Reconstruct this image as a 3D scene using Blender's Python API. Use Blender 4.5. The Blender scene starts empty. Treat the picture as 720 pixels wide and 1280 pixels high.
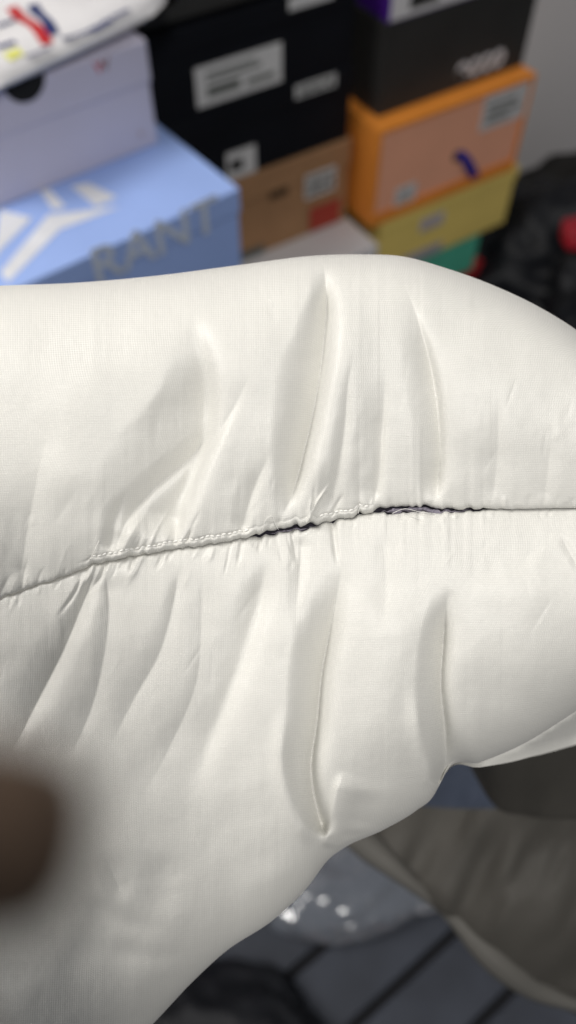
import bpy, bmesh, math, random
import numpy as np
from mathutils import Vector, Matrix, noise as mnoise

random.seed(7); rng = np.random.default_rng(11)
SC = bpy.context.scene
COL = SC.collection

# ------------------------------------------------------------------ camera
PITCH = math.radians(55.0)
CAM = np.array([0.0, 0.0, 1.5])
FPX = 1005.0                                   # focal length in photograph pixels (720 x 1280)
FW = np.array([0, math.cos(PITCH), -math.sin(PITCH)])
RT = np.array([1.0, 0, 0])
UP = np.array([0, math.sin(PITCH), math.cos(PITCH)])
cd = bpy.data.cameras.new('camera'); cam = bpy.data.objects.new('camera', cd); COL.objects.link(cam)
cam.location = CAM; cam.rotation_euler = (math.pi / 2 - PITCH, 0, 0)
cd.sensor_fit = 'VERTICAL'; cd.sensor_height = 24.0; cd.lens = 24.0 * FPX / 1280.0
cd.clip_start = 0.005; cd.clip_end = 50
cd.dof.use_dof = True; cd.dof.focus_distance = 0.274; cd.dof.aperture_fstop = 3.5
SC.camera = cam

# ------------------------------------------------------------------ light of the room
w = bpy.data.worlds.new('World'); SC.world = w; w.use_nodes = True
bg = w.node_tree.nodes['Background']; bg.inputs[0].default_value = (0.93, 0.95, 1.0, 1); bg.inputs[1].default_value = 0.18
def area(name, loc, target, sx, sy, power, col=(1, 0.97, 0.93)):
    l = bpy.data.lights.new(name, 'AREA'); l.shape = 'RECTANGLE'; l.size = sx; l.size_y = sy; l.energy = power; l.color = col
    o = bpy.data.objects.new(name, l); COL.objects.link(o); o.location = loc
    o.rotation_euler = (Vector(target) - Vector(loc)).to_track_quat('-Z', 'Y').to_euler()
    return o
area('ceiling_lamp', (-1.42, 0.38, 2.70), (0.1, 0.9, 0.7), 0.75, 0.75, 33)
area('ceiling_lamp', (0.30, -0.65, 2.75), (0.3, 1.0, 0.5), 0.3, 0.3, 19)
SC.view_settings.view_transform = 'Standard'; SC.view_settings.look = 'None'
SC.view_settings.exposure = 0.0; SC.view_settings.gamma = 1.0
SC.cycles.use_denoising = True
SC.cycles.max_bounces = 8

# ------------------------------------------------------------------ helpers
def ray(x, y): return FW + RT * (x - 360) / FPX + UP * (640 - y) / FPX
def at(x, y, z):                                # point of height z seen at a pixel of the photograph
    d = ray(x, y); return CAM + d * (z - CAM[2]) / d[2]
def atd(x, y, d): return CAM + ray(x, y) * d    # point at depth d
def lin(c): return tuple(((v / 255) / 12.92 if v / 255 <= .04045 else ((v / 255 + .055) / 1.055) ** 2.4) for v in c)
def tag(o, label, cat, group=None):
    o['label'] = label; o['category'] = cat
    if group: o['group'] = group
    return o
def thing(name, label, cat, loc=(0, 0, 0), rotz=0.0, group=None):
    o = bpy.data.objects.new(name, None); COL.objects.link(o); o.empty_display_size = 0.02
    o.location = loc; o.rotation_euler = (0, 0, rotz)
    return tag(o, label, cat, group)
def link(name, me, m, parent=None, smooth=False):
    if m is not None and len(me.materials) == 0: me.materials.append(m)
    if smooth: me.polygons.foreach_set('use_smooth', [True] * len(me.polygons))
    o = bpy.data.objects.new(name, me); COL.objects.link(o)
    if parent is not None: o.parent = parent
    return o
def from_bm(name, bm, m, parent=None, smooth=False):
    me = bpy.data.meshes.new(name); bm.normal_update(); bm.to_mesh(me); bm.free()
    return link(name, me, m, parent, smooth)
def bm_box(bm, x0, x1, y0, y1, z0, z1):
    v = [bm.verts.new(p) for p in ((x0, y0, z0), (x1, y0, z0), (x1, y1, z0), (x0, y1, z0), (x0, y0, z1), (x1, y0, z1), (x1, y1, z1), (x0, y1, z1))]
    for f in ((3, 2, 1, 0), (4, 5, 6, 7), (0, 1, 5, 4), (1, 2, 6, 5), (2, 3, 7, 6), (3, 0, 4, 7)): bm.faces.new([v[i] for i in f])
def box(name, x0, x1, y0, y1, z0, z1, m, parent, bev=0.0):
    bm = bmesh.new(); bm_box(bm, x0, x1, y0, y1, z0, z1)
    if bev: bmesh.ops.bevel(bm, geom=bm.edges[:], offset=bev, segments=2, affect='EDGES', profile=0.6)
    return from_bm(name, bm, m, parent)
def grid_mesh(name, P, uv=None):
    n, k = P.shape[:2]
    idx = np.arange(n * k).reshape(n, k)
    q = np.stack([idx[:-1, :-1], idx[1:, :-1], idx[1:, 1:], idx[:-1, 1:]], -1).reshape(-1, 4)
    me = bpy.data.meshes.new(name)
    me.vertices.add(n * k); me.vertices.foreach_set('co', P.reshape(-1).astype(np.float32))
    me.loops.add(q.size); me.loops.foreach_set('vertex_index', q.reshape(-1).astype(np.int32))
    me.polygons.add(len(q)); me.polygons.foreach_set('loop_start', np.arange(0, q.size, 4, dtype=np.int32))
    me.update(calc_edges=True)
    if uv is not None:
        l = me.uv_layers.new(name='cloth'); l.data.foreach_set('uv', uv.reshape(-1, 2)[q.reshape(-1)].reshape(-1).astype(np.float32))
    me.validate()
    return me
def tube(name, pts, r, m, parent, sides=6):
    P = [Vector(p) for p in pts]; bm = bmesh.new(); rings = []
    for i, p in enumerate(P):
        t = (P[min(i + 1, len(P) - 1)] - P[max(i - 1, 0)]).normalized()
        a = t.cross(Vector((0.3, 0.9, 0.2))).normalized(); b = t.cross(a)
        rr = r[i] if isinstance(r, (list, tuple)) else r
        rings.append([bm.verts.new(p + (a * math.cos(k * 2 * math.pi / sides) + b * math.sin(k * 2 * math.pi / sides)) * rr) for k in range(sides)])
    for A, B in zip(rings, rings[1:]):
        for k in range(sides): bm.faces.new((A[k], A[(k + 1) % sides], B[(k + 1) % sides], B[k]))
    bm.faces.new(rings[0][::-1]); bm.faces.new(rings[-1])
    return from_bm(name, bm, m, parent, True)

def mat(name, col, rough=0.6, spec=0.4, mottle=0.08, scale=18.0, bump=0.0, bscale=200.0, metal=0.0):
    m = bpy.data.materials.new(name); m.use_nodes = True; nt = m.node_tree; N = nt.nodes; L = nt.links
    b = N['Principled BSDF']; b.inputs['Roughness'].default_value = rough; b.inputs['Specular IOR Level'].default_value = spec
    b.inputs['Metallic'].default_value = metal
    tc = N.new('ShaderNodeTexCoord')
    n = N.new('ShaderNodeTexNoise'); n.inputs['Scale'].default_value = scale; n.inputs['Detail'].default_value = 5
    L.new(tc.outputs['Object'], n.inputs['Vector'])
    r = N.new('ShaderNodeValToRGB'); r.color_ramp.elements[0].position = .3; r.color_ramp.elements[1].position = .7
    r.color_ramp.elements[0].color = tuple(c * (1 - mottle) for c in col) + (1,)
    r.color_ramp.elements[1].color = tuple(min(1, c * (1 + mottle)) for c in col) + (1,)
    L.new(n.outputs['Fac'], r.inputs['Fac']); L.new(r.outputs['Color'], b.inputs['Base Color'])
    if bump:
        n2 = N.new('ShaderNodeTexNoise'); n2.inputs['Scale'].default_value = bscale; n2.inputs['Detail'].default_value = 4
        L.new(tc.outputs['Object'], n2.inputs['Vector'])
        bp = N.new('ShaderNodeBump'); bp.inputs['Strength'].default_value = bump; bp.inputs['Distance'].default_value = .002
        L.new(n2.outputs['Fac'], bp.inputs['Height']); L.new(bp.outputs['Normal'], b.inputs['Normal'])
    return m

def fabric(name, col, slub=0.10):
    """plain-weave nylon: fine thread grid with irregular thicker threads, all in cloth UV (millimetres)"""
    m = bpy.data.materials.new(name); m.use_nodes = True; nt = m.node_tree; N = nt.nodes; L = nt.links
    b = N['Principled BSDF']; b.inputs['Roughness'].default_value = .45; b.inputs['Specular IOR Level'].default_value = .40
    b.inputs['Sheen Weight'].default_value = .12; b.inputs['Sheen Roughness'].default_value = .5
    uv = N.new('ShaderNodeUVMap'); uv.uv_map = 'cloth'
    def mapped(sx, sy, loc=(0, 0, 0)):
        mp = N.new('ShaderNodeMapping'); mp.inputs['Scale'].default_value = (sx, sy, 1); mp.inputs['Location'].default_value = loc
        L.new(uv.outputs['UV'], mp.inputs['Vector']); return mp.outputs['Vector']
    def nz(sx, sy, det=3.0, loc=(0, 0, 0)):
        n = N.new('ShaderNodeTexNoise'); n.inputs['Scale'].default_value = 1.0; n.inputs['Detail'].default_value = det
        L.new(mapped(sx, sy, loc), n.inputs['Vector']); return n.outputs['Fac']
    def ma(op, a, bb=None, clamp=False):
        n = N.new('ShaderNodeMath'); n.operation = op; n.use_clamp = clamp
        for i, v in enumerate((a, bb)):
            if v is None: continue
            if isinstance(v, (int, float)): n.inputs[i].default_value = v
            else: L.new(v, n.inputs[i])
        return n.outputs[0]
    def mr(v, a, bb, c, d):
        n = N.new('ShaderNodeMapRange'); n.inputs[1].default_value = a; n.inputs[2].default_value = bb; n.inputs[3].default_value = c; n.inputs[4].default_value = d
        L.new(v, n.inputs[0]); return n.outputs[0]
    warp = nz(3.0, .10, 2); weft = nz(.09, 3.0, 2, (7, 3, 0))            # thread to thread variation
    slw = mr(nz(2.3, .030, 1, (31, 9, 0)), .70, .76, 0, 1)                 # sparse thick warp threads
    slf = mr(nz(.035, 2.3, 1, (3, 41, 0)), .70, .76, 0, 1)
    def wave(axis, sc):
        n = N.new('ShaderNodeTexWave'); n.wave_type = 'BANDS'; n.bands_direction = axis; n.inputs['Scale'].default_value = sc
        n.inputs['Distortion'].default_value = 1.4; n.inputs['Detail Scale'].default_value = .4
        L.new(uv.outputs['UV'], n.inputs['Vector']); return n.outputs['Fac']
    weave = ma('ADD', wave('X', .36), wave('Y', .36))
    threads = ma('ADD', ma('MULTIPLY', warp, 1.0), ma('MULTIPLY', weft, .9))
    h = ma('ADD', ma('ADD', ma('MULTIPLY', weave, .30), ma('MULTIPLY', threads, .35)), ma('MULTIPLY', ma('ADD', slw, slf), .35))
    bp = N.new('ShaderNodeBump'); bp.inputs['Strength'].default_value = .42; bp.inputs['Distance'].default_value = .00018
    L.new(h, bp.inputs['Height']); L.new(bp.outputs['Normal'], b.inputs['Normal'])
    big = nz(.03, .03, 3, (5, 5, 0))
    val = ma('ADD', ma('ADD', ma('MULTIPLY', mr(threads, .5, 1.4, 1 - slub * .45, 1 + slub * .35), mr(weave, .2, 1.8, .94, 1.035)), ma('MULTIPLY', ma('ADD', slw, slf), .05)), mr(big, .3, .7, -.02, .02))
    mx = N.new('ShaderNodeMix'); mx.data_type = 'RGBA'; mx.blend_type = 'MULTIPLY'; mx.inputs[0].default_value = 1
    mx.inputs[6].default_value = tuple(col) + (1,)
    cb = N.new('ShaderNodeCombineColor'); [L.new(val, cb.inputs[i]) for i in range(3)]
    L.new(cb.outputs[0], mx.inputs[7]); L.new(mx.outputs[2], b.inputs['Base Color'])
    return m

# ------------------------------------------------------------------ floor and wall
AZ = 57.0                                       # the boxes, the wall and the boards run this way
def az(a): a = math.radians(a); return np.array([math.sin(a), math.cos(a), 0.0])
def rotz_of(a): return math.radians(90 - a)
M_floor = mat('dark underfloor', (.012, .012, .014), .8)
M_plank = mat('slate grey board', (.040, .046, .061), .6, .3, .25, 9, .25, 120)
M_wall = mat('pale painted wall', (.82, .785, .775), .85, .2, .03, 3, .1, 90)
fl = box('floor', -4, 5, -3, 5, -.06, -.022, M_floor, None); fl['kind'] = 'structure'
me_pl = None
org = at(470, 1150, 0); ex = az(AZ - 4); ey = az(AZ - 94)
for j in range(-9, 24):
    for i in (0,):
        if me_pl is None:
            bm = bmesh.new(); bm_box(bm, -2.2, 2.2, -.051, .051, -.018, 0)
            bmesh.ops.bevel(bm, geom=bm.edges[:], offset=.003, segments=1, affect='EDGES')
            me_pl = bpy.data.meshes.new('plank'); bm.to_mesh(me_pl); bm.free(); me_pl.materials.append(M_plank)
        o = bpy.data.objects.new('plank', me_pl); COL.objects.link(o); o.parent = fl
        p = org + ex * 0 + ey * (j * .116 - .035)
        o.location = (p[0], p[1], random.uniform(-.001, .001)); o.rotation_euler = (0, 0, rotz_of(AZ - 4))
P0 = at(475, 165, .75)
wp = P0 + az(AZ - 90) * .40                     # a point on the wall line
bm = bmesh.new(); bm_box(bm, -3, 3, 0, .1, -.02, 2.9)
wall = from_bm('wall', bm, M_wall); wall.location = tuple(wp * [1, 1, 0]); wall.rotation_euler = (0, 0, rotz_of(AZ)); wall['kind'] = 'structure'

# ------------------------------------------------------------------ boxes
class Carton:
    """a box: local x runs along its front, y to the back, z up; origin at the front left bottom corner"""
    def __init__(s, name, label, P, yaw, L, D, H, near='L', cat='box', group=None):
        P = np.array(P, float); f = az(yaw)
        if near == 'R': P = P - f * L
        s.L, s.D, s.H = L, D, H
        s.o = thing(name, label, cat, (P[0], P[1], P[2] - H), rotz_of(yaw), group); s.P = P; s.f = f; s.b = az(yaw - 90)
        s.yaw = yaw
    def plain(s, m, lid=None, lidh=.03, over=.0025, bev=.0025):
        if lid is None: box('body', 0, s.L, 0, s.D, 0, s.H, m, s.o, bev)
        else:
            box('body', 0, s.L, 0, s.D, 0, s.H - .003, m, s.o, bev)
            box('lid', -over, s.L + over, -over, s.D + over, s.H - lidh, s.H, lid, s.o, bev)
        s.front = -(over if lid else 0)
        return s
    def uv_of(s, px, py, y=0.0):
        """(x, z) on the front plane seen at a pixel"""
        n = -s.b; d = ray(px, py); o = s.P + s.b * y; t = ((o - CAM) @ n) / (d @ n); q = CAM + d * t - s.P
        return q @ s.f, q[2] + s.H
    def sticker(s, pa, pb, m, name='label_sticker', y=None, prints=None, mp=None, t=.0008):
        """a sticker on the front between two pixels (left bottom, right top)"""
        y = s.front if y is None else y
        xa, za = s.uv_of(*pa, y); xb, zb = s.uv_of(*pb, y)
        xa, xb = max(.003, min(xa, s.L - .012)), min(xb, s.L - .003); za, zb = max(.003, min(za, zb)), min(max(za, zb), s.H - .003)
        st = box(name, xa, xb, y - t, y + .0002, za, zb, m, s.o)
        if prints:
            bm = bmesh.new(); W = xb - xa; Hh = zb - za
            for (u0, u1, v0, v1) in prints: bm_box(bm, xa + W * u0, xa + W * u1, y - t - .0004, y - t + .0001, za + Hh * v0, za + Hh * v1)
            from_bm('print', bm, mp, st)
        return st, (xa, xb, za, zb)
    def lettering(s, text, x, z, size, m, y=None, name='lettering', shear=0.0, rot=0.0, face='front', parent=None, bold=0.0):
        cu = bpy.data.curves.new(name, 'FONT'); cu.body = text; cu.size = size; cu.extrude = .0003; cu.offset = bold; cu.shear = shear; cu.materials.append(m)
        tmp = bpy.data.objects.new(name, cu); COL.objects.link(tmp)
        me = bpy.data.meshes.new_from_object(tmp.evaluated_get(bpy.context.evaluated_depsgraph_get())); bpy.data.objects.remove(tmp); bpy.data.curves.remove(cu)
        me.materials.clear(); o = link(name, me, m, parent or s.o)
        if face == 'front': o.location = (x, (s.front if y is None else y) - .0006, z); o.rotation_euler = (math.pi / 2, rot, 0)
        else: o.location = (x, z, s.H + .0006); o.rotation_euler = (0, 0, rot)
        return o

M_lab = mat('sticker paper', (.62, .62, .62), .6, .3, .04, 40)
M_ink = mat('printed grey ink', (.12, .13, .12), .6)
M_orange = mat('orange card', lin((238, 148, 60)), .55, .35, .06, 12)
M_salmon = mat('salmon card', lin((244, 178, 146)), .6, .35, .04, 10)
M_blue = mat('pale blue card', lin((156, 182, 238)), .55, .35, .05, 8)
M_lav = mat('lilac white card', (.56, .54, .65), .6, .3, .03, 10)
M_white = mat('white card', (.70, .69, .70), .6, .3, .03, 10)
M_black = mat('black card', (.006, .007, .010), .6, .15, .2, 10)
M_char = mat('charcoal card', (.030, .030, .029), .6, .3, .15, 10)
M_brown = mat('brown kraft card', lin((164, 126, 92)), .75, .2, .10, 14)
M_yellow = mat('yellow card', lin((240, 214, 122)), .6, .35, .05, 10)
M_teal = mat('teal card', lin((90, 190, 160)), .6)
M_red = mat('red card', lin((200, 45, 50)), .6)
M_purple = mat('purple card', lin((70, 25, 130)), .55)
M_dark = mat('dark void card', (.006, .006, .006), .9)
M_dblue = mat('blue ribbon', lin((30, 50, 185)), .5)
M_wprint = mat('white print', (.72, .73, .76), .6)
M_gprint = mat('silver print', (.55, .55, .58), .4)
M_rsq = mat('brick red print', lin((170, 62, 48)), .7)
BAR = [(.08, .92, .70, .84), (.08, .62, .46, .58), (.08, .40, .14, .36), (.44, .70, .14, .36), (.76, .92, .14, .58)]

# right stack
c = Carton('drawer_box', 'salmon and orange drawer box with a blue ribbon pull, under the charcoal box', P0, AZ, .36, .26, .19)
e = .007
bm = bmesh.new()
bm_box(bm, 0, .36, 0, .26, .19 - e, .19); bm_box(bm, 0, .36, 0, .26, 0, .022)
bm_box(bm, 0, e, .0003, .2597, .022, .19 - e); bm_box(bm, .36 - e, .36, .0003, .2597, .022, .19 - e); bm_box(bm, e, .36 - e, .252, .2597, .022, .19 - e)
from_bm('outer_sleeve', bm, M_orange, c.o)
dr = box('drawer', e + .001, .36 - e - .001, .003, .25, .023, .19 - e - .001, M_salmon, c.o, .002)
c.front = .003
c.sticker((598, 166), (672, 98), M_lab, prints=[(.10, .7, .62, .72), (.10, .8, .4, .5), (.10, .6, .2, .3)], mp=M_ink)
c.sticker((492, 262), (521, 226), M_lab, prints=[(.15, .85, .2, .4), (.2, .7, .6, .75)], mp=mat('pale ink', (.4, .38, .36)))
x, z = c.uv_of(573, 196); x2, z2 = c.uv_of(592, 214)
hole = bmesh.new(); bmesh.ops.create_cone(hole, cap_ends=True, segments=20, radius1=.011, radius2=.011, depth=.0012, matrix=Matrix.Translation((x, .0028, z)) @ Matrix.Rotation(math.pi / 2, 4, 'X'))
from_bm('pull_eyelet', hole, M_dark, c.o)
rb = [(x, .003 - .004 * math.sin(u * 3) - .010 * u, z + .006 + (z2 - z - .012) * u + 0.004 * math.sin(u * 5)) for u in np.linspace(0, 1, 8)]
bm = bmesh.new(); prev = None
for k, p in enumerate(rb):
    xx = x + (x2 - x) * k / 7
    a = bm.verts.new((xx - .009, p[1], p[2])); b_ = bm.verts.new((xx + .010, p[1] - .002, p[2] + .003))
    if prev: bm.faces.new((prev[0], prev[1], b_, a))
    prev = (a, b_)
bmesh.ops.solidify(bm, geom=bm.faces[:], thickness=.0015)
from_bm('ribbon_pull', bm, M_dblue, c.o)
f = az(AZ); b = az(AZ - 90)
cy = Carton('flat_box', 'flat yellow box under the salmon drawer box', P0 - [0, 0, .1903] + f * .028 + b * .004, AZ, .35, .25, .135)
cy.plain(M_yellow, M_yellow, .03)
cy.sticker((524, 291), (556, 263), M_lab, prints=BAR, mp=mat('mauve ink', lin((170, 150, 160))))
cy.sticker((500, 340), (553, 300), mat('grey sticker', (.42, .40, .42)))
ct = Carton('flat_box', 'teal box below the yellow box', cy.P - [0, 0, .1353] + f * .02 + b * .01, AZ + 1, .27, .24, .10).plain(M_teal)
cr = Carton('carton', 'red carton at the bottom below the teal box', ct.P - [0, 0, .1003] + f * .0 + b * .005, AZ, .31, .24, ct.P[2] - .1003).plain(M_red)
Pch = at(472, 147, .7503); Hch = .150
cc = Carton('shoe_box', 'charcoal shoe box lettered ecco on top of the orange drawer box', Pch + [0, 0, Hch], AZ, .335, .21, Hch).plain(M_char)
x, z = cc.uv_of(570, 103); cc.lettering('ecco', x - .004, z + .004, .060, M_wprint, bold=.0018)
cp = Carton('shoe_box', 'purple box with white front standing on the charcoal box', Pch + [0, 0, Hch + .1303] + f * .004, AZ, .30, .2, .13).plain(M_purple)
st, q = cp.sticker((486, 42), (640, -95), M_white, prints=[(.16, .42, .10, .8), (.5, .9, .3, .8)], mp=M_char)

# middle stack
Pb = at(438, 172, .72)
cb_ = Carton('shoe_box', 'brown kraft shoe box with red square print under the black boxes', Pb, AZ, .36, .24, .165, 'R').plain(M_brown, M_brown, .05)
cb_.sticker((381, 250), (420, 206), M_lab, prints=BAR, mp=M_ink)
cb_.sticker((387, 290), (425, 247), M_rsq, 'red_square')
cb_.sticker((337, 250), (360, 232), mat('dark brown print', lin((70, 50, 30))), 'printed_mark')
cb_.sticker((300, 330), (330, 305), M_ink, 'printed_mark')
Pw = at(471, 306, .5545)
cw = Carton('carton', 'white carton peeking out under the brown shoe box', Pw, AZ, .44, .30, .30, 'R').plain(M_white, M_white, .04)
cw2 = Carton('carton', 'plain brown carton at the foot of the middle stack', Pw - [0, 0, .3003], AZ, .44, .30, .254, 'R').plain(M_brown)
Pk = Pb + [0, 0, .1253] - f * .004 + b * .002
ck = Carton('shoe_box', 'black shoe box directly on the brown one, white label at its right end', Pk, AZ, .38, .24, .125, 'R', group=None).plain(M_black, M_black, .035)
ck.sticker((369, 124), (421, 72), M_lab, prints=BAR, mp=M_ink)
ck.sticker((285, 232), (319, 180), M_lab, prints=[(.1, .55, .3, .7)], mp=M_dark)
ck2 = Carton('shoe_box', 'black shoe box with a wide white label on the upper part of the stack', Pk + [0, 0, .1303] - f * .003, AZ, .37, .24, .13, 'R').plain(M_black, M_black, .035)
ck2.sticker((247, 136), (352, 52), M_lab, prints=[(.12, .5, .2, .45), (.12, .75, .58, .66), (.12, .7, .74, .82), (.58, .9, .2, .34)], mp=M_ink)
ck2.sticker((361, 14), (418, -30), M_lab)
ck3 = Carton('shoe_box', 'dark grey shoe box at the very top of the black stack', Pk + [0, 0, .2606] - f * .02, AZ - 1, .34, .24, .12, 'R').plain(M_char, M_char, .03)

# left stack
ZB = .90; KL = (1.5 - ZB) / .84                # height of the blue lid; the stack keeps its proportions
Pl = at(297, 235, ZB)
cbl = Carton('shoe_box', 'large pale blue box with white lettering on its front', Pl, 52, .52 * KL, .37 * KL, .20 * KL, 'R').plain(M_blue, M_blue, .035, .002)
x, z = cbl.uv_of(116, 352); x1, z1 = cbl.uv_of(283, 266)
cbl.lettering('RANT', x, z - .004, .098 * KL, mat('pale blue print', (.58, .64, .74), .6), bold=.0009)
for nm, pts in (('printed_stripe', [(0, 340), (60, 268), (150, 258), (75, 286), (10, 352)]), ('printed_stripe', [(-10, 330), (0, 262), (40, 272), (0, 312)]),
                ('printed_stripe', [(88, 232), (110, 228), (146, 246), (120, 258)]), ('printed_stripe', [(50, 238), (62, 236), (82, 258), (66, 262)])):
    bm = bmesh.new(); vs = []
    for p in pts:
        q = at(p[0], p[1], ZB + .001) - cbl.P; vs.append(bm.verts.new((q @ cbl.f, min(.36 * KL, max(.004, q @ cbl.b)), cbl.H + .0006)))
    fa = bm.faces.new(vs); bmesh.ops.triangulate(bm, faces=[fa]); from_bm(nm, bm, M_wprint, cbl.o)
cbb = Carton('carton', 'brown carton carrying the pale blue box', Pl - [0, 0, .20 * KL + .0003] + az(-38) * .01 - az(52) * .01, 52, .35, .25, Pl[2] - .20 * KL - .0003, 'R').plain(M_brown)
Pv = at(198, 179, ZB + .0003) + [0, 0, .185 * KL]
cv = Carton('shoe_box', 'lilac white shoe box on the pale blue box, finger hole in its lid', Pv, 52, .36 * KL, .25 * KL, .185 * KL, 'R').plain(M_lav, M_lav, .07 * KL, .002)
x, z = cv.uv_of(118, 92); cv.lettering('W', x, z, .020, M_red); cv.lettering('V', x + .009, z + .001, .018, M_ink, y=cv.front - .0006)
x, z = cv.uv_of(32, 112)
bm = bmesh.new(); vs = [bm.verts.new((x + .026 * math.cos(a), cv.front - .0007, z + .013 - .026 * abs(math.sin(a)))) for a in np.linspace(0, math.pi, 20)]
bm.faces.new(vs); from_bm('finger_hole', bm, M_dark, cv.o)
x, z = cv.uv_of(172, 170); cv.lettering('o', x, z, .012, mat('tan print', (.5, .36, .28)))

# soft printed pack on top of the lilac box
M_pack = mat('white printed film', (.78, .77, .78), .4, .5, .03, 30, .2, 40)
ztop = Pv[2]
n = 64; tt = np.linspace(-1, 1, n); U, V = np.meshgrid(tt, tt, indexing='ij')
def squircle(u, v, p=5): return np.clip(1 - (np.abs(u) ** p + np.abs(v) ** p), 0, 1) ** (1 / 2.2)
base_edge = [at(-60, 140, ztop + .012), at(236, 2, ztop + .012)]
ex_ = (base_edge[1] - base_edge[0]); Lp = np.linalg.norm(ex_); ex_ /= Lp; ey_ = np.array([-ex_[1], ex_[0], 0])
pk = thing('printed_pack', 'soft white pack with red and blue printing lying on the lilac box', 'package', tuple(base_edge[0] + ex_ * Lp / 2 + ey_ * .10 + [0, 0, -.011]), math.atan2(ex_[1], ex_[0]))
def wob(u, v): return np.array([[mnoise.noise(Vector((a * 2.1, bb * 2.1, 3.3))) for a, bb in zip(r1, r2)] for r1, r2 in zip(u, v)])
W_ = wob(U, V)
th = squircle(U, V)
ou = U * (1 - .04 * V ** 2); ov = V * (1 - .10 * np.clip(U, 0, 1) ** 6 * (V < 0)) 
X_ = ou * Lp / 2; Y_ = ov * .10
Pt = np.stack([X_, Y_, .014 + th * (.022 + .006 * W_)], -1); Pbm = np.stack([X_, Y_, .014 - th * .013], -1)
me = grid_mesh('film', np.concatenate([Pt, Pbm[::-1]], 0)); link('film', me, M_pack, pk, True)
def pack_mark(px0, py0, px1, py1, wd, m):
    a = at(px0, py0, ztop + .04); b2 = at(px1, py1, ztop + .04); o0 = np.array(pk.location)
    def loc(p): q = p - o0; return np.array([q @ ex_, q @ ey_])
    A, B = loc(a), loc(b2); d = (B - A); d /= np.linalg.norm(d); nn = np.array([-d[1], d[0]]) * wd / 2
    bm = bmesh.new(); rows = []
    for s_ in np.linspace(0, 1, 9):
        r = []
        for k in (-1, 0, 1):
            q = A + (B - A) * s_ + nn * k * (1 + .2 * math.sin(9 * s_ + k)); u_, v_ = q[0] / (Lp / 2), q[1] / .10
            u_, v_ = float(np.clip(u_, -.9, .9)), float(np.clip(v_, -.9, .9))
            zz = .014 + float(squircle(np.array(u_), np.array(v_))) * (.022 + .006 * mnoise.noise(Vector((u_ * 2.1, v_ * 2.1, 3.3)))) + .0012
            r.append(bm.verts.new((q[0], q[1], zz)))
        rows.append(r)
    for r1, r2 in zip(rows, rows[1:]):
        for k in range(2): bm.faces.new((r1[k], r1[k + 1], r2[k + 1], r2[k]))
    from_bm('printed_mark', bm, m, pk, True)
M_navy = mat('navy print', lin((35, 50, 105)), .4); M_yel2 = mat('yellow print', lin((225, 225, 120)), .4); M_pred = mat('red print', lin((190, 40, 45)), .4)
for a in ((12, 6, 58, 42, .014, M_pred), (38, 2, 66, 34, .013, M_navy), (-5, 30, 30, 14, .007, M_navy), (5, 62, 24, 54, .010, M_yel2), (-5, 56, 18, 48, .006, M_navy),
          (75, 36, 112, 26, .005, M_navy), (112, 26, 138, 14, .009, M_navy), (138, 12, 160, 2, .006, M_navy), (30, 58, 60, 46, .004, M_navy)): pack_mark(*a)

# ------------------------------------------------------------------ bags and small things on the floor
def crumple(name, label, cat, p, sx, sy, sz, m, amp=.25, freq=3.0, seed=0.0, sub=5, rot=0.0, flat=.0, part='film'):
    o = thing(name, label, cat, tuple(p), rot)
    bm = bmesh.new(); bmesh.ops.create_icosphere(bm, subdivisions=sub, radius=1)
    for v in bm.verts:
        d = v.co.copy(); k = 1.0
        k += amp * mnoise.noise(d * 1.3 + Vector((seed, 0, 0)))
        k += amp * .55 * (1 - abs(mnoise.noise(d * freq + Vector((0, seed, 0)))) * 2.2)
        k += amp * .28 * (1 - abs(mnoise.noise(d * freq * 2.4 + Vector((0, 0, seed)))) * 2.2)
        k += amp * .10 * mnoise.noise(d * freq * 6)
        q = d * k
        v.co = Vector((q.x * sx, q.y * sy, max(q.z, -.75) * sz + .75 * sz))
    ob = from_bm(part, bm, m, o, True)
    return o
M_bagk = mat('black plastic film', (.007, .008, .011), .55, .3, .2, 8)
M_cloth = mat('dark grey cloth', (.035, .034, .033), .85, .2, .2, 12)
q = at(665, 345, .25); crumple('bin_bag', 'crumpled black bag beside the box stack, under the grey cloth', 'bag', (q[0] + .05, q[1], 0), .24, .20, .235, M_bagk, .28, 2.6, 4.0)
q = at(745, 400, .25); crumple('bin_bag', 'black bag at the right edge in front of the other bag', 'bag', (q[0] + .02, q[1] - .05, 0), .20, .18, .24, M_bagk, .28, 2.8, 9.0)
q = at(600, 400, .15); crumple('bin_bag', 'low black bag in front of the teal and red boxes', 'bag', (q[0] + .12, q[1] - .02, 0), .16, .13, .16, M_bagk, .3, 2.8, 19.0)
q = at(708, 268, .34); crumple('dark_cloth', 'dark grey cloth heaped against the wall behind the bags', 'cloth', (q[0] + .10, q[1] + .13, 0), .28, .13, .22, M_cloth, .25, 2.2, 14.0, part='cloth')
q = at(722, 287, .50)
pr = crumple('snack_packet', 'small red and white packet lying on the black bags at the right edge', 'packet', (q[0], q[1], q[2] - .03), .028, .04, .026, mat('red film', lin((150, 24, 40)), .4), .2, 2.5, 3.0, 4)
pm = bmesh.new(); bmesh.ops.create_icosphere(pm, subdivisions=3, radius=1, matrix=Matrix.Translation((.012, -.02, .024)) @ Matrix.Diagonal((.016, .02, .016, 1)))
from_bm('white_band', pm, M_wprint, pr, True)

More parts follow.
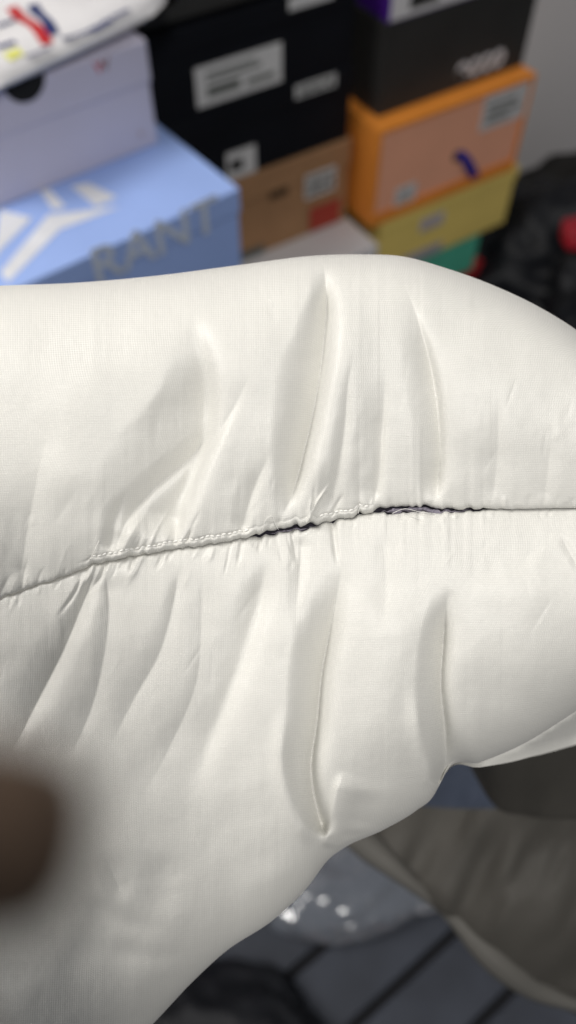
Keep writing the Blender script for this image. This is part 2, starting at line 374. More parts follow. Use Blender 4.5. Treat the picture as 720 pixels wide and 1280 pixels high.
q = at(285, 1335, .06); crumple('black_bag', 'black bag on the boards at the bottom edge of the picture', 'bag', (q[0] - .02, q[1] + .0, 0), .16, .12, .06, M_bagk, .22, 2.2, 23.0)
q = at(585, 985, .06); crumple('blue_cloth', 'blue grey cloth on the boards behind the sleeve', 'cloth', (q[0], q[1], 0), .10, .09, .06, mat('slate blue cloth', lin((76, 84, 100)), .8, .2, .15, 20), .2, 2.4, 31.0, part='cloth')
# clear plastic bag
mp = bpy.data.materials.new('clear plastic film'); mp.use_nodes = True; nt = mp.node_tree; N = nt.nodes; L = nt.links; N.remove(N['Principled BSDF'])
tr = N.new('ShaderNodeBsdfTransparent'); df = N.new('ShaderNodeBsdfDiffuse'); df.inputs[0].default_value = (.42, .47, .56, 1); gl = N.new('ShaderNodeBsdfGlossy'); gl.inputs['Roughness'].default_value = .13
lw = N.new('ShaderNodeLayerWeight'); lw.inputs[0].default_value = .35
nn_ = N.new('ShaderNodeTexNoise'); nn_.inputs['Scale'].default_value = 28; tc = N.new('ShaderNodeTexCoord'); L.new(tc.outputs['Object'], nn_.inputs['Vector'])
bp = N.new('ShaderNodeBump'); bp.inputs['Strength'].default_value = .12; bp.inputs['Distance'].default_value = .006; L.new(nn_.outputs['Fac'], bp.inputs['Height']); L.new(bp.outputs['Normal'], gl.inputs['Normal'])
m1 = N.new('ShaderNodeMixShader'); m1.inputs[0].default_value = .16; L.new(tr.outputs[0], m1.inputs[1]); L.new(df.outputs[0], m1.inputs[2])
mm = N.new('ShaderNodeMath'); mm.operation = 'MULTIPLY_ADD'; mm.inputs[1].default_value = .5; mm.inputs[2].default_value = .09; L.new(lw.outputs['Fresnel'], mm.inputs[0])
m2 = N.new('ShaderNodeMixShader'); L.new(mm.outputs[0], m2.inputs[0]); L.new(m1.outputs[0], m2.inputs[1]); L.new(gl.outputs[0], m2.inputs[2]); L.new(m2.outputs[0], N['Material Output'].inputs['Surface'])
q = at(440, 1105, .03); crumple('plastic_bag', 'clear glossy plastic bag lying on the boards below the sleeve', 'bag', (q[0], q[1], 0), .16, .075, .035, mp, .2, 2.0, 41.0, 5, rotz_of(AZ + 28))

# ------------------------------------------------------------------ garment hanging below the sleeve
def interp(X, pts):
    p = np.array(pts, float)
    # smooth (Catmull-Rom like) interpolation through points, evaluated at X
    x, y = p[:, 0], p[:, 1]; m_ = np.gradient(y, x)
    i = np.clip(np.searchsorted(x, X) - 1, 0, len(x) - 2); h = x[i + 1] - x[i]; t = np.clip((X - x[i]) / h, 0, 1)
    return (2 * t ** 3 - 3 * t ** 2 + 1) * y[i] + (t ** 3 - 2 * t ** 2 + t) * h * m_[i] + (-2 * t ** 3 + 3 * t ** 2) * y[i + 1] + (t ** 3 - t ** 2) * h * m_[i + 1]
def vnoise(X, Y, seed):
    r = np.random.default_rng(seed); T = r.random((64, 64)) * 2 - 1
    xi = np.floor(X).astype(int); yi = np.floor(Y).astype(int); fx = X - xi; fy = Y - yi
    fx = fx * fx * fx * (fx * (fx * 6 - 15) + 10); fy = fy * fy * fy * (fy * (fy * 6 - 15) + 10)
    g = lambda a, b: T[a % 64, b % 64]
    return (g(xi, yi) * (1 - fx) + g(xi + 1, yi) * fx) * (1 - fy) + (g(xi, yi + 1) * (1 - fx) + g(xi + 1, yi + 1) * fx) * fy
M_shaded_jacket = mat('shaded jacket cloth', (.074, .069, .060), .6, .3, .12, 14, .15, 300)  # rest of the jacket in shade; the shade is put into this dark colour
gar = thing('garment', 'dark shaded jacket cloth hanging behind and below the cream sleeve at lower right, shade put into its colour', 'garment', tuple(atd(620, 1080, .56)))
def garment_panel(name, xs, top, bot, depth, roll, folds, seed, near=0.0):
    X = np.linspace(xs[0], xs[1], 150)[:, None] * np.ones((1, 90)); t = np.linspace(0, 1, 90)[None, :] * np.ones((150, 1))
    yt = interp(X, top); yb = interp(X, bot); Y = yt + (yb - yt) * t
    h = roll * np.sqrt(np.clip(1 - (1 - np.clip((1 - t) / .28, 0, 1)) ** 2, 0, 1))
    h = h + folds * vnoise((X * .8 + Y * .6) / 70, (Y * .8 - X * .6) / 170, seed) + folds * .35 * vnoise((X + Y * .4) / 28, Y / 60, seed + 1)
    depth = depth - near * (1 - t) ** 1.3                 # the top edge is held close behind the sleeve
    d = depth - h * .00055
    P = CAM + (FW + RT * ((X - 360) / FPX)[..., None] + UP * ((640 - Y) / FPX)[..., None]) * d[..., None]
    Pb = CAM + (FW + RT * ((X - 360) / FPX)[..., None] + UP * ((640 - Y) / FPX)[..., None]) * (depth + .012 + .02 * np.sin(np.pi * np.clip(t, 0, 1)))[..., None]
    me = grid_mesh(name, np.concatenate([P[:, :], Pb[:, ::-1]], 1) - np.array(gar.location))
    return link(name, me, M_shaded_jacket, gar, True)
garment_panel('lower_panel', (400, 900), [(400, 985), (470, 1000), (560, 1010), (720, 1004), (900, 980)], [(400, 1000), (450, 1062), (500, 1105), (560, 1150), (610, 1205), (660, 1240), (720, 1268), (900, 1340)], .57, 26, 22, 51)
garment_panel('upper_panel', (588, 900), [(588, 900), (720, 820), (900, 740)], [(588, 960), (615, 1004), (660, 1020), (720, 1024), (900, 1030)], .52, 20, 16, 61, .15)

M_hem = mat('lit rim hem', (.125, .12, .108), .6, .3, .10, 14, .15, 300)  # paler than the panels: the lit rim is put into the hem colour
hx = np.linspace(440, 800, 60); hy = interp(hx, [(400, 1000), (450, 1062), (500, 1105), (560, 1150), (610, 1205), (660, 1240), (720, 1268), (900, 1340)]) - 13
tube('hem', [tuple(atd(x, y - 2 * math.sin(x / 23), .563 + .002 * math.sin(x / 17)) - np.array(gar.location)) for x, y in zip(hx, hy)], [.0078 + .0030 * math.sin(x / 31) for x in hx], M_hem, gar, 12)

# ------------------------------------------------------------------ the torn sleeve
DJ = .30; SJ = DJ / FPX                          # working distance and metres per photograph pixel on the sleeve
M_fab = fabric('cream nylon', (.69, .682, .640))
X0, X1, NX = -130, 850, 700
TOP = [(-130, 362), (0, 357), (100, 353), (200, 344), (300, 331), (400, 319), (455, 318), (500, 320), (560, 336), (620, 358), (680, 387), (720, 412), (780, 462), (850, 540)]
SEAM = [(-130, 800), (0, 748), (60, 727), (118, 706), (200, 690), (300, 674), (350, 664), (400, 655), (455, 643), (500, 639), (560, 638.5), (612, 637), (720, 635), (850, 634)]
BOT = [(-130, 1520), (0, 1440), (100, 1360), (190, 1281), (240, 1228), (280, 1191), (345, 1147), (385, 1108), (412, 1073), (430, 1060), (480, 1037), (522, 1012), (541, 996), (550, 980), (556, 968), (600, 953), (650, 932), (720, 889), (850, 800)]
jk = thing('puffer_sleeve', 'cream nylon puffer jacket sleeve with a torn seam, held close to the camera', 'jacket', tuple(atd(360, 760, DJ)))
J0 = np.array(jk.location)
def to_world(X, Y, h):                          # h in photograph pixels above the working plane, towards the viewer
    d = (DJ - h * SJ)
    return CAM + (FW + RT * ((X - 360) / FPX)[..., None] + UP * ((640 - Y) / FPX)[..., None]) * d[..., None]
xs = np.linspace(X0, X1, NX)
pucker = 1.3 * vnoise(xs / 9, xs * 0, 5) + .8 * vnoise(xs / 4, xs * 0 + 2, 6)
pk_amt = np.interp(xs, [-130, 0, 100, 600, 640, 850], [.8, .8, 1.1, 1.1, .35, .35])
seam = interp(xs, SEAM) + pucker * pk_amt
gap_u = np.interp(xs, [311, 320, 345, 385, 400, 444, 449, 454, 466, 474, 500, 540, 575, 602, 622], [0, 1.6, 2.2, 3.0, 0, 0, 2.4, 0, 0, 5.5, 5.0, 3.8, 2.4, 1.5, 0])
gap_l = np.interp(xs, [311, 325, 365, 380, 400, 466, 490, 540, 575, 602, 622], [0, 1.2, 2.0, 2.6, .2, .2, 2.4, 2.0, 1.1, .7, 0])
gap_u = 1.12 * gap_u * (1 + .45 * vnoise(xs / 5, xs * 0 + 4, 8)); gap_l = 1.1 * gap_l * (1 + .5 * vnoise(xs / 6, xs * 0 + 7, 9))

def stroke(X, Y, pts, A, wl, wr, taper=(0.25, 0.25), sharp=1.0):
    """displacement of a fold along a polyline: A at the line, falling off over wl (left) and wr (right), faded towards both ends"""
    p = np.array(pts, float); seg = np.diff(p, axis=0); ln = np.hypot(seg[:, 0], seg[:, 1]); cum = np.r_[0, np.cumsum(ln)]
    m = max(wl, wr) * (7.5 if sharp > 0 else 3.4)
    sel = (X > p[:, 0].min() - m) & (X < p[:, 0].max() + m) & (Y > p[:, 1].min() - m) & (Y < p[:, 1].max() + m)
    out = np.zeros_like(X)
    if not sel.any(): return out
    # resample smoothly
    s = np.linspace(0, cum[-1], max(8, int(cum[-1] / 12)))
    if len(p) > 2:
        px = interp(s, np.c_[cum, p[:, 0]]); py = interp(s, np.c_[cum, p[:, 1]])
    else: px = np.interp(s, cum, p[:, 0]); py = np.interp(s, cum, p[:, 1])
    x, y = X[sel], Y[sel]
    best = np.full(x.shape, 1e9); sd = np.zeros(x.shape); par = np.zeros(x.shape)
    for i in range(len(s) - 1):
        ax, ay = px[i], py[i]; dx, dy = px[i + 1] - ax, py[i + 1] - ay; l2 = dx * dx + dy * dy
        t = np.clip(((x - ax) * dx + (y - ay) * dy) / l2, 0, 1)
        qx, qy = x - ax - t * dx, y - ay - t * dy; d2 = qx * qx + qy * qy
        k = d2 < best; best = np.where(k, d2, best)
        side = np.sign(dx * (y - ay) - dy * (x - ax))             # image coords: negative means right of a downward stroke
        sd = np.where(k, -side, sd); par = np.where(k, (i + t) / (len(s) - 1), par)
    d = np.sqrt(best); wdt = np.where(sd < 0, wl, wr)
    u = d / wdt
    prof = np.exp(-u ** 2 * .9) if sharp <= 0 else (np.exp(-np.sqrt(u * u + .09 / sharp) + .3 / math.sqrt(sharp)))
    fade = np.clip(par / max(taper[0], 1e-3), 0, 1) * np.clip((1 - par) / max(taper[1], 1e-3), 0, 1)
    fade = fade * fade * (3 - 2 * fade)
    out[sel] = A * prof * fade
    return out

def saw(X, Y, pts, A, w, rec=5.0, taper=(.2, .2), p=1.5, bulge=0.0):
    """a pulled pleat: the cloth slopes down over w pixels on the left of the line, then comes back up within rec pixels on the right"""
    q = np.array(pts, float); ln = np.hypot(*np.diff(q, axis=0).T); cum = np.r_[0, np.cumsum(ln)]
    s = np.linspace(0, cum[-1], max(10, int(cum[-1] / 9)))
    px = interp(s, np.c_[cum, q[:, 0]]); py = interp(s, np.c_[cum, q[:, 1]])
    wv = np.array(w if isinstance(w, (list, tuple)) else [w, w], float); wl = np.interp(s / cum[-1], np.linspace(0, 1, len(wv)), wv)
    m = max(wv.max() * 1.05, rec * 6, bulge and 60) + 4
    sel = (X > q[:, 0].min() - m) & (X < q[:, 0].max() + m) & (Y > q[:, 1].min() - m) & (Y < q[:, 1].max() + m)
    out = np.zeros_like(X); x, y = X[sel], Y[sel]
    best = np.full(x.shape, 1e9); sd = np.zeros(x.shape); par = np.zeros(x.shape)
    for i in range(len(s) - 1):
        ax, ay = px[i], py[i]; dx, dy = px[i + 1] - ax, py[i + 1] - ay; l2 = dx * dx + dy * dy
        t = np.clip(((x - ax) * dx + (y - ay) * dy) / l2, 0, 1)
        d2 = (x - ax - t * dx) ** 2 + (y - ay - t * dy) ** 2
        k = d2 < best; best = np.where(k, d2, best)
        sd = np.where(k, np.sign(dy * (x - ax) - dx * (y - ay)), sd); par = np.where(k, (i + t) / (len(s) - 1), par)
    d = np.sqrt(best); W = np.interp(par, s / cum[-1], wl)
    u = np.clip(1 - d / W, 0, 1); u = np.where(u > 0, np.sqrt(u * u + .003) - .055, 0).clip(0) / .9465
    left = -u ** p; right = -np.exp(-(d / rec) ** 1.25) + bulge * (d / 14) * np.exp(-d / 14)
    f = np.clip(par / max(taper[0], 1e-3), 0, 1) * np.clip((1 - par) / max(taper[1], 1e-3), 0, 1); f = f * f * (3 - 2 * f)
    out[sel] = A * f * np.where(sd < 0, left, right)
    if wv.max() > 60:                            # very wide pleats: no seams where the nearest point jumps
        k_ = np.exp(-np.arange(-9, 10) ** 2 / 18.0); k_ /= k_.sum()
        for ax_ in (0, 1): out = np.apply_along_axis(lambda v_: np.convolve(np.pad(v_, 9, mode='edge'), k_, 'valid'), ax_, out)
    return out
SAW_U = [  # points, depth, widths from top to bottom, recovery, fades, shape, bulge
    ([(403, 322), (408, 362), (404, 440), (394, 506), (381, 562), (366, 616), (350, 652)], 22, (12, 34, 58, 56, 44, 26), 7, (.22, .22), 1.7, .3),
    ([(236, 388), (256, 455), (262, 506), (255, 553), (240, 595), (225, 633), (214, 682)], 23, (16, 48, 82, 104, 112, 112), 7, (.45, .12), 1.15, .25),
    ([(504, 350), (527, 414), (541, 470), (548, 520), (550, 581), (543, 632)], 12, (20, 36, 42, 38, 28), 5, (.5, .12), 1.7, .25),
    ([(482, 455), (480, 506), (477, 560), (473, 602), (466, 634)], 5, (20, 34, 44, 40), 4, (.5, .12), 1.5, .2),
    ([(446, 430), (437, 468), (430, 543), (420, 598), (408, 645)], 4.5, (20, 26, 26), 6, (.5, .12), 1.5, .2),
    ([(318, 455), (292, 510), (270, 548), (246, 590), (232, 650)], 4, (30, 26, 22, 14), 5, (.5, .15), 1.4, .4),
    ([(280, 520), (240, 570), (190, 615), (160, 650), (142, 694)], 5, (14, 26, 30, 24), 4, (.4, .12), 1.3, .5),
    ([(160, 610), (146, 640), (136, 690)], 4, (12, 20, 18), 4, (.5, .12), 1.4, .3),
    ([(340, 560), (318, 610), (300, 668)], 4.5, (26, 26, 16), 6, (.5, .12), 1.5, .3),
    ([(62, 520), (46, 600), (30, 690), (24, 735)], 4, (50, 50, 30), 16, (.5, .12), 1.4, .2),
    ([(622, 470), (622, 560), (616, 630)], 2.4, (40, 40, 24), 9, (.5, .15), 1.5, .2),
    ([(690, 520), (686, 580), (680, 630)], 1.8, (36, 36, 20), 9, (.5, .15), 1.5, .2),
]
SOFT_U = [([(440, 350), (434, 440), (420, 540), (400, 630)], 6, 26, 26, (.3, .2), 0), ([(585, 380), (600, 480), (600, 590)], 4, 44, 60, (.4, .3), 0),
          ([(300, 370), (300, 440), (290, 500)], 5, 44, 40, (.4, .4), 0), ([(110, 430), (90, 540), (70, 650)], 5, 60, 44, (.4, .3), 0)]
SAW_L = [
    ([(428, 690), (423, 735), (412, 792), (403, 839), (396, 905), (389, 962), (396, 1009), (408, 1048)], 27, (26, 46, 50, 46, 42, 40, 30, 16), 8, (.38, .06), 1.5, .3),
    ([(562, 730), (557, 765), (554, 806), (551, 853), (556, 914), (556, 957), (548, 984)], 20, (18, 28, 34, 36, 34, 28, 16), 6.5, (.3, .03), 1.5, .3),
    ([(118, 714), (84, 804), (48, 876), (10, 950)], 7.5, (10, 36, 50, 50), 9, (.10, .35), 1.8, .5),
    ([(132, 714), (136, 760), (130, 821), (112, 892), (80, 960)], 4.5, (8, 24, 44, 46, 30), 12, (.10, .35), 1.8, .2),
    ([(226, 700), (218, 750), (200, 815), (164, 880), (130, 950)], 4, (12, 24, 34, 34), 12, (.15, .4), 1.8, .2),
    ([(252, 700), (252, 770), (246, 850), (214, 930), (170, 1010)], 4.5, (20, 36, 46, 40), 18, (.2, .4), 1.7, .1),
    ([(334, 683), (326, 744), (306, 816), (282, 880), (256, 946), (242, 1010)], 10, (16, 44, 62, 66, 50), 10, (.2, .35), 1.6, .35),
    ([(378, 668), (374, 720), (368, 800)], 4.5, (16, 22, 24), 8, (.12, .5), 1.4, .2),
    ([(478, 660), (482, 720), (478, 800)], 3, (20, 30, 30), 10, (.2, .5), 1.4, .2),
    ([(128, 1062), (144, 1098), (158, 1132)], 2.6, (14, 22, 16), 14, (.5, .4), 1.4, .3),
    ([(700, 668), (712, 690), (726, 716)], 1.6, (8, 8), 3, (.3, .3), 1.3, 0),
]
SOFT_L = [([(478, 720), (482, 800), (478, 900), (470, 980)], 9, 40, 40, (.3, .3), 0), ([(640, 690), (640, 790), (630, 880)], 6, 60, 60, (.3, .3), 0),
          ([(352, 870), (350, 935), (352, 972), (368, 1024), (392, 1060)], 6.5, 9, 12, (.4, .15), 0),       # rim of the deep channel
          ([(516, 850), (521, 900), (530, 950), (545, 984)], 5, 10, 9, (.4, .1), 0),
          ([(431, 962), (422, 990), (414, 1030), (407, 1062)], 9, 6, 26, (.25, .1), 0),                     # tent beside the channel
          ([(452, 985), (452, 1015), (446, 1040)], -5, 14, 24, (.4, .3), 0),
          ([(421, 1044), (440, 1044), (466, 1040)], -2.2, 5, 5, (.3, .4), 0),
          ([(100, 1120), (150, 1150), (210, 1164)], -2.2, 12, 12, (.3, .4), 0), ([(115, 1180), (190, 1196), (250, 1190)], -2.2, 12, 12, (.3, .4), 0),
          ([(205, 1060), (200, 1110), (214, 1150)], -4, 24, 24, (.4, .4), 0), ([(300, 980), (318, 1050), (345, 1100)], -4, 32, 32, (.4, .3), 0),
          ([(0, 1000), (60, 1080), (120, 1150), (190, 1230)], -9, 60, 50, (.3, .3), 0)]
UPPER = list(SOFT_U); LOWER = list(SOFT_L)
def seam_y(x): return np.interp(x, xs, seam)
r_ = random.Random(3)
for side, lst in ((-1, UPPER), (1, LOWER)):               # gathers that start at the stitching
    x = -125.0
    while x < 845:
        dense = 9 if 90 < x < 470 else (12 if x < 90 or x < 620 else 13)
        x += r_.choice((.35, .5, .8, 1.2, 1.8)) * r_.uniform(.7, 1.3) * dense
        ln_ = r_.choice((9, 12, 16, 22, 34, 52) if x < 470 else (7, 9, 12, 16, 22)) * r_.uniform(.7, 1.3)
        lean = r_.uniform(-.25, .25) + (.28 if side < 0 and x < 420 else (-.30 if side > 0 and x < 330 else 0))
        if side < 0: lean = abs(lean) if x < 420 else lean
        y0 = float(seam_y(x)); A = r_.choice((-1, -1, 1)) * r_.choice((.4, .8, 1.2, 2.2)) * (1 if x < 620 else .6) * (.6 + ln_ / 40)
        p = [(x, y0 - side * 2), (x + lean * ln_ * .5, y0 + side * ln_ * .5), (x + lean * ln_ * 1.2, y0 + side * ln_)]
        if side < 0: p = p[::-1]
        wv = r_.uniform(1.5, 3.8)
        lst.append((p, A, wv, wv * r_.uniform(.6, 1.4), (.45, .08) if side < 0 else (.08, .45), r_.choice((0, 1))))

for lst, yc in ((UPPER, -1), (LOWER, 1)):                # small irregular creases between the big folds
    for k in range(70):
        x = r_.uniform(-100, 820); y0 = float(seam_y(x)); L_ = r_.uniform(16, 70)
        yy = y0 + yc * (12 + abs(r_.gauss(0, 60))); sl = r_.gauss(.12 if yc < 0 else -.22, .28)
        if yc > 0: p = [(x, yy), (x + sl * L_ * .5 + r_.uniform(-2, 2), yy + L_ * .5), (x + sl * L_, yy + L_)]
        else: p = [(x - sl * -L_, yy - L_), (x + sl * L_ * .5 + r_.uniform(-2, 2), yy - L_ * .5), (x, yy)]
        wv = r_.uniform(2, 7)
        lst.append((p, r_.choice((-1, -1, 1)) * r_.uniform(.2, .65), wv * r_.uniform(.6, 2.2), wv, (.45, .45), r_.choice((0, 1, 1))))
def fbm(X, Y, seed): return vnoise(X, Y, seed) + .5 * vnoise(X * 2.1, Y * 2.1, seed + 1) + .25 * vnoise(X * 4.3, Y * 4.3, seed + 2)
Xg0 = xs[:, None]
HS = 97.0                                        # height of the seam above the working plane
def upper_panel():
    n = 330; u = np.linspace(0, 1, n); t = np.where(u < .5, .5 * (2 * u) ** 1.7, 1 - .5 * (2 - 2 * u) ** 1.45)
    X = Xg0 * np.ones((1, n)); yt = interp(xs, TOP)[:, None]; ys = (seam - gap_u)[:, None]
    Y = yt + (ys - yt) * t[None, :]; T = np.ones((NX, 1)) * t[None, :]
    H = 118.0
    a = np.clip(T / .60, 0, 1); h = H * np.sqrt(np.clip(1 - (1 - a) ** 4.0, 0, 1))
    bq = np.clip((T - .42) / .58, 0, 1); h = h - (H - HS) * (bq ** 2.2)
    fold = sum(stroke(X, Y, *s) for s in UPPER) + sum(saw(X, Y, s[0], s[1] * 1.45, s[2], s[3] * 1.3, *s[4:]) for s in SAW_U)
    edge = np.clip((1 - a), 0, 1)
    h = h + fold * np.clip(T / .08, 0, 1) + 2.2 * fbm(X / 130, Y / 180, 21) + .30 * fbm(X / 30, Y / 40, 25) + .06 * fbm(X / 9, Y / 11, 28)
    dY = (ys - Y)
    tr_ = np.interp(X, [-130, 60, 130, 560, 640, 850], [.45, .5, 1, 1, .55, .5]); h = h - tr_ * 6.5 * np.exp(-dY / 1.7) - tr_ * 1.6 * np.exp(-dY / 14)                 # turned under at the seam
    band = np.interp(X, [95, 118, 300, 320, 396, 410, 455, 470], [0, 1, 1, .4, .5, 1, 1, 0])
    h = h + band * (.9 * np.exp(-((dY - 4.5) / 2.6) ** 2) - 1.2 * np.exp(-((dY - 9.5) / 1.8) ** 2))
    return X, Y, h
def lower_panel():
    n = 400; u = np.linspace(0, 1, n); t = np.where(u < .5, .5 * (2 * u) ** 1.5, 1 - .5 * (2 - 2 * u) ** 1.6)
    X = Xg0 * np.ones((1, n)); yb = interp(xs, BOT)[:, None]; ys = (seam + gap_l)[:, None]
    Y = ys + (yb - ys) * t[None, :]; T = np.ones((NX, 1)) * t[None, :]
    H = 112.0
    a = np.clip((1 - T) / .72, 0, 1); h = H * np.sqrt(np.clip(1 - (1 - a) ** 3.0, 0, 1))
    bq = np.clip(1 - T / .40, 0, 1); h = h - (H - HS + 4) * bq ** 2.2
    fold = sum(stroke(X, Y, *s) for s in LOWER) + sum(saw(X, Y, s[0], s[1] * 1.35, s[2], s[3] * 1.5, *s[4:]) for s in SAW_L)
    h = h + fold * np.clip((1 - T) / .015, 0, 1) + 2.6 * fbm(X / 130, Y / 180, 31) + .32 * fbm(X / 30, Y / 40, 35) + .06 * fbm(X / 9, Y / 11, 38)
    dY = Y - ys
    tr_ = np.interp(X, [-130, 60, 130, 560, 640, 850], [.45, .5, 1, 1, .55, .5]); h = h - tr_ * 6 * np.exp(-dY / 1.7) - tr_ * 2.0 * np.exp(-dY / 12)
    return X, Y, h
MM = SJ * 1000
Xu, Yu, hu = upper_panel(); Xl, Yl, hl = lower_panel()
uvs = lambda X, Y: np.stack([X * MM, Y * MM], -1)
def cloth_uv(X, Y, h):                           # thread coordinates follow the folds: arc length along and across the cloth
    du = np.sqrt(np.diff(X, axis=0) ** 2 + np.minimum(np.abs(np.diff(h, axis=0)), 3) ** 2); u = np.vstack([np.zeros((1, X.shape[1])), np.cumsum(du, 0)]); u -= u[350:351]
    dv = np.sqrt(np.diff(Y, axis=1) ** 2 + np.minimum(np.abs(np.diff(h, axis=1)), 6) ** 2); v = np.hstack([np.zeros((X.shape[0], 1)), np.cumsum(dv, 1)]) + Y[:, :1]
    return np.stack([(u + 360) * MM, v * MM], -1)
link('upper_panel', grid_mesh('upper_panel', to_world(Xu, Yu, hu) - J0, cloth_uv(Xu, Yu, hu)), M_fab, jk, True)
link('lower_panel', grid_mesh('lower_panel', to_world(Xl, Yl, hl) - J0, cloth_uv(Xl, Yl, hl)), M_fab, jk, True)
# the far side of the sleeve closes the volume; at the right it sags below the front edge
n = 70; sub = slice(None, None, 5); xb = xs[sub]; Xb = xb[:, None] * np.ones((1, n)); t = np.linspace(0, 1, n)[None, :] * np.ones((len(xb), 1))
yt = interp(xs, TOP)[sub, None]; yb = interp(xs, BOT)[sub, None]
sag = np.interp(xb, [-130, 555, 600, 660, 720, 850], [0, 0, 6, 20, 42, 60])[:, None]
Yb = yt + (yb + sag - yt) * t
hb = -120 * np.sqrt(np.clip(1 - np.abs(2 * t - 1) ** 2.5, 0, 1)) + hu[sub, :1] * (1 - t) + (hl[sub, -1:] - sag * .4) * t - 4.0 * np.clip(Yb - yb, 0, None)
link('back_panel', grid_mesh('back_panel', to_world(Xb, Yb, hb)[:, ::-1] - J0, uvs(Xb, Yb)[:, ::-1]), M_fab, jk, True)
# dark filling layer inside, seen through the tears
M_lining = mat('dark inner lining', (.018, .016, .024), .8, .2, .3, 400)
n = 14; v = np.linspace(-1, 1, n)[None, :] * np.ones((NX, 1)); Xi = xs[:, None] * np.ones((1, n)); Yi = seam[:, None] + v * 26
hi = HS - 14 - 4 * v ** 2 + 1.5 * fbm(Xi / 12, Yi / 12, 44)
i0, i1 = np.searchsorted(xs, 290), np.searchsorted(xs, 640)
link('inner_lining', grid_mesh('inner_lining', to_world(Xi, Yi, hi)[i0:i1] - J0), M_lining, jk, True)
# frayed seam allowance showing inside the tears
M_fray = mat('grey frayed cloth', (.25, .23, .28), .9, .1, .45, 900, .6, 2500)
def fray(xa, xb_, off, half, hgt, seed):
    x = np.linspace(xa, xb_, int((xb_ - xa) * 1.2)); nn2 = 7; v = np.linspace(-1, 1, nn2)[None, :] * np.ones((len(x), 1)); X = x[:, None] * np.ones((1, nn2))
    end = np.clip((x - xa) / 14, 0, 1) * np.clip((xb_ - x) / 40, 0, 1)
    Y = (seam_y(x) + off + 1.1 * vnoise(x / 11, x * 0, seed))[:, None] + v * (half * end * (1 + .5 * vnoise(x / 4, x * 0, seed + 1)))[:, None]
    h = HS - 7 + hgt + 2.0 * vnoise(X / 7, Y / 3, seed + 2) - 3 * v ** 2
    link('frayed_edge', grid_mesh('frayed_edge', to_world(X, Y, h) - J0), M_fray, jk, True)
fray(476, 592, .2, 2.6, 0, 71); fray(338, 398, 1.4, 1.6, 0, 81)
# stitches
M_thr = mat('white sewing thread', (.88, .87, .83), .3, .6, .05, 500)
def hseam(x, dy): 
    i = int(np.clip(np.searchsorted(xs, x), 1, NX - 1)); col = Yu[i]; yy = seam[i] - gap_u[i] - dy
    return yy, float(np.interp(yy, col, hu[i]))
bm = bmesh.new(); bmesh.ops.create_icosphere(bm, subdivisions=2, radius=1)
me_st = bpy.data.meshes.new('stitch'); bm.to_mesh(me_st); bm.free(); me_st.materials.append(M_thr)
me_st.polygons.foreach_set('use_smooth', [True] * len(me_st.polygons))
stx = []
x = 118.0
while x < 312: stx.append(x); x += r_.uniform(6.0, 7.6)
x = 402.0
while x < 458: stx.append(x); x += r_.uniform(5.6, 7.2)
for x in stx:
    y0, h0 = hseam(x - 2.2, 9.5); y1, h1 = hseam(x + 2.2, 9.5 + r_.uniform(-.8, .8))
    a = to_world(np.array([x - 2.2]), np.array([y0]), np.array([h0]))[0]; b2 = to_world(np.array([x + 2.2]), np.array([y1]), np.array([h1]))[0]
    mid = (a + b2) / 2 - FW * SJ * .6; d = Vector(b2 - a)
    o = bpy.data.objects.new('stitch', me_st); COL.objects.link(o); o.parent = jk; o.location = Vector(mid - J0)
    o.rotation_euler = d.to_track_quat('X', 'Z').to_euler(); o.scale = (d.length * .6, SJ * 1.15, SJ * 1.15)
def loose(pts, r=.22):
    P = []
    for (x, y, hh) in pts: P.append(to_world(np.array([float(x)]), np.array([float(y)]), np.array([HS + hh]))[0] - J0)
    Q = []
    for i in range(len(P) - 1):
        p0, p1, p2, p3 = P[max(i - 1, 0)], P[i], P[i + 1], P[min(i + 2, len(P) - 1)]
        for s in np.linspace(0, 1, 6)[:-1]: Q.append(.5 * (2 * p1 + (p2 - p0) * s + (2 * p0 - 5 * p1 + 4 * p2 - p3) * s * s + (3 * p1 - p0 - 3 * p2 + p3) * s ** 3))
    Q.append(P[-1]); tube('loose_thread', [tuple(q) for q in Q], SJ * r * 1.4, M_thr, jk, 5)
loose([(328, 664, 2), (332, 650, 5), (340, 645, 6), (344, 655, 4), (348, 662, 0)])
loose([(490, 642, 0), (506, 636, 3), (525, 640, 3), (545, 642, 0)])
loose([(512, 645, -1), (522, 648, 2), (528, 650, 2)], .16)
loose([(448, 642, 0), (450, 634, 4), (455, 630, 5)])
loose([(112, 700, 2), (118, 688, 6), (124, 676, 6)])
loose([(336, 374, 40), (340, 378, 42), (342, 384, 40)], .2)

# ------------------------------------------------------------------ the photographer's hand close to the lens
def skin_mesh(name, verts, edges, radii, m, parent, root=0, levels=2):
    me = bpy.data.meshes.new(name); me.from_pydata([tuple(v) for v in verts], edges, []); me.update()
    o = bpy.data.objects.new(name, me); COL.objects.link(o)
    sk = o.modifiers.new('Skin', 'SKIN'); sk.use_smooth_shade = True; ss = o.modifiers.new('Sub', 'SUBSURF'); ss.levels = levels; ss.render_levels = levels
    if not me.skin_vertices: 
        bpy.context.view_layer.objects.active = o; o.select_set(True)
        bpy.ops.mesh.customdata_skin_add(); o.select_set(False)
    for i, sv in enumerate(me.skin_vertices[0].data): sv.radius = (radii[i], radii[i]); sv.use_root = (i == root)
    dg = bpy.context.evaluated_depsgraph_get(); ev = o.evaluated_get(dg); m2 = bpy.data.meshes.new_from_object(ev)
    bpy.data.objects.remove(o); m2.name = name; m2.materials.clear(); m2.materials.append(m)
    return link(name, m2, None, parent, True)
M_phone = mat('black phone glass', (.01, .01, .011), .25, .5)
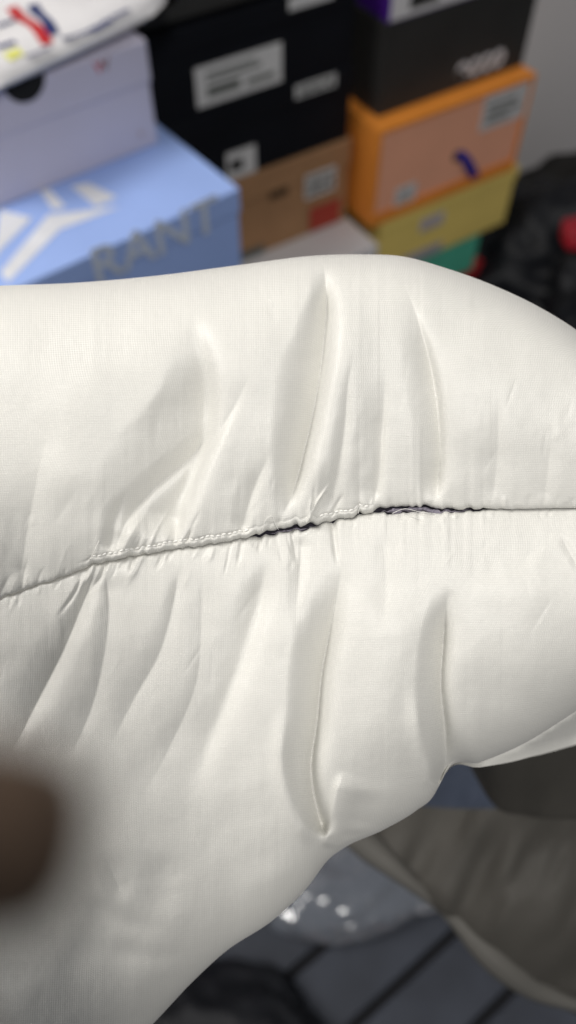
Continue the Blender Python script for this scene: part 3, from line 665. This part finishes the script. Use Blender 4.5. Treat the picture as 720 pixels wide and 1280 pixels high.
ph = thing('phone', 'unseen black phone behind the lens, added to shade the sleeve at lower left', 'phone', tuple(CAM - FW * .007 - RT * .026 - UP * .063))  # out of view, added behind the lens to shade the sleeve's lower left
bm = bmesh.new(); bm_box(bm, -.038, .038, -.078, .078, -.004, .004); bmesh.ops.bevel(bm, geom=bm.edges[:], offset=.0025, segments=2, affect='EDGES')
pb = from_bm('phone_body', bm, M_phone, ph); ph.rotation_euler = (math.pi / 2 - PITCH, 0, 0)
M_skin = mat('brown skin', (.20, .135, .092), .6, .25, .2, 90, .1, 500)
D0 = .039
tip = atd(165, 1070, D0)
hd = thing('hand', 'dark blurred hand and finger reaching in from the left edge near the lens', 'hand', tuple(tip - RT * .09 - UP * .03))
H0 = np.array(hd.location)
def hp(r, u, n_, k=1.0): return tip + RT * r * k + UP * u * k - FW * n_ * k - H0     # right, up (picture), towards the viewer (metres)
V = []; E = []; R = []
def add(p, r, par=None):
    V.append(p); R.append(r)
    if par is not None: E.append((par, len(V) - 1))
    return len(V) - 1
palm = add(hp(-.092, -.026, -.006), .021)
wr = add(hp(-.150, -.028, -.006), .024, palm); wr2 = add(hp(-.22, -.026, -.010), .032, wr); wr3 = add(hp(-.34, -.018, -.015), .043, wr2); wr4 = add(hp(-.46, -.014, -.01), .048, wr3)  # forearm runs out of view, raised and thickened to shade the sleeve's lower left
for (k0, k1, k2, k3, rr) in (((-.062, .000), (-.036, .004), (-.016, .002), (-.003, -.001), .0092), ((-.064, -.018), (-.036, -.0150), (-.020, -.0145), (-.009, -.0145), .0085),
                             ((-.068, -.034), (-.044, -.0330), (-.030, -.034), (-.020, -.036), .008), ((-.074, -.050), (-.056, -.0500), (-.044, -.052), (-.036, -.054), .007)):
    a = add(hp(*k0, 0, .8), rr * .78, palm); a = add(hp(*k1, .005, .8), rr * .70, a); a = add(hp(*k2, .001, .8), rr * .64, a); a = add(hp(*k3, -.004, .8), rr * .50, a)
a = add(hp(-.094, .006, .004), .012, palm); a = add(hp(-.074, .026, .010), .010, a); a = add(hp(-.052, .036, .010), .009, a); a = add(hp(-.036, .040, .006), .0075, a)
skin_mesh('hand_body', V, E, R, M_skin, hd)
M_cuff = mat('black knitted cuff', (.012, .012, .014), .9, .1, .2, 60, .4, 700)
tube('shading_arm_sleeve', [tuple(hp(*p)) for p in ((-.205, -.026, -.009), (-.222, -.026, -.010), (-.28, -.022, -.013), (-.34, -.018, -.015), (-.40, -.016, -.012), (-.50, -.012, -.01))], [.043, .048, .058, .066, .072, .076], M_cuff, hd, 28)  # added round the unseen forearm to widen the shade it casts
print('done', sum(len(o.data.polygons) for o in bpy.data.objects if o.type == 'MESH'))
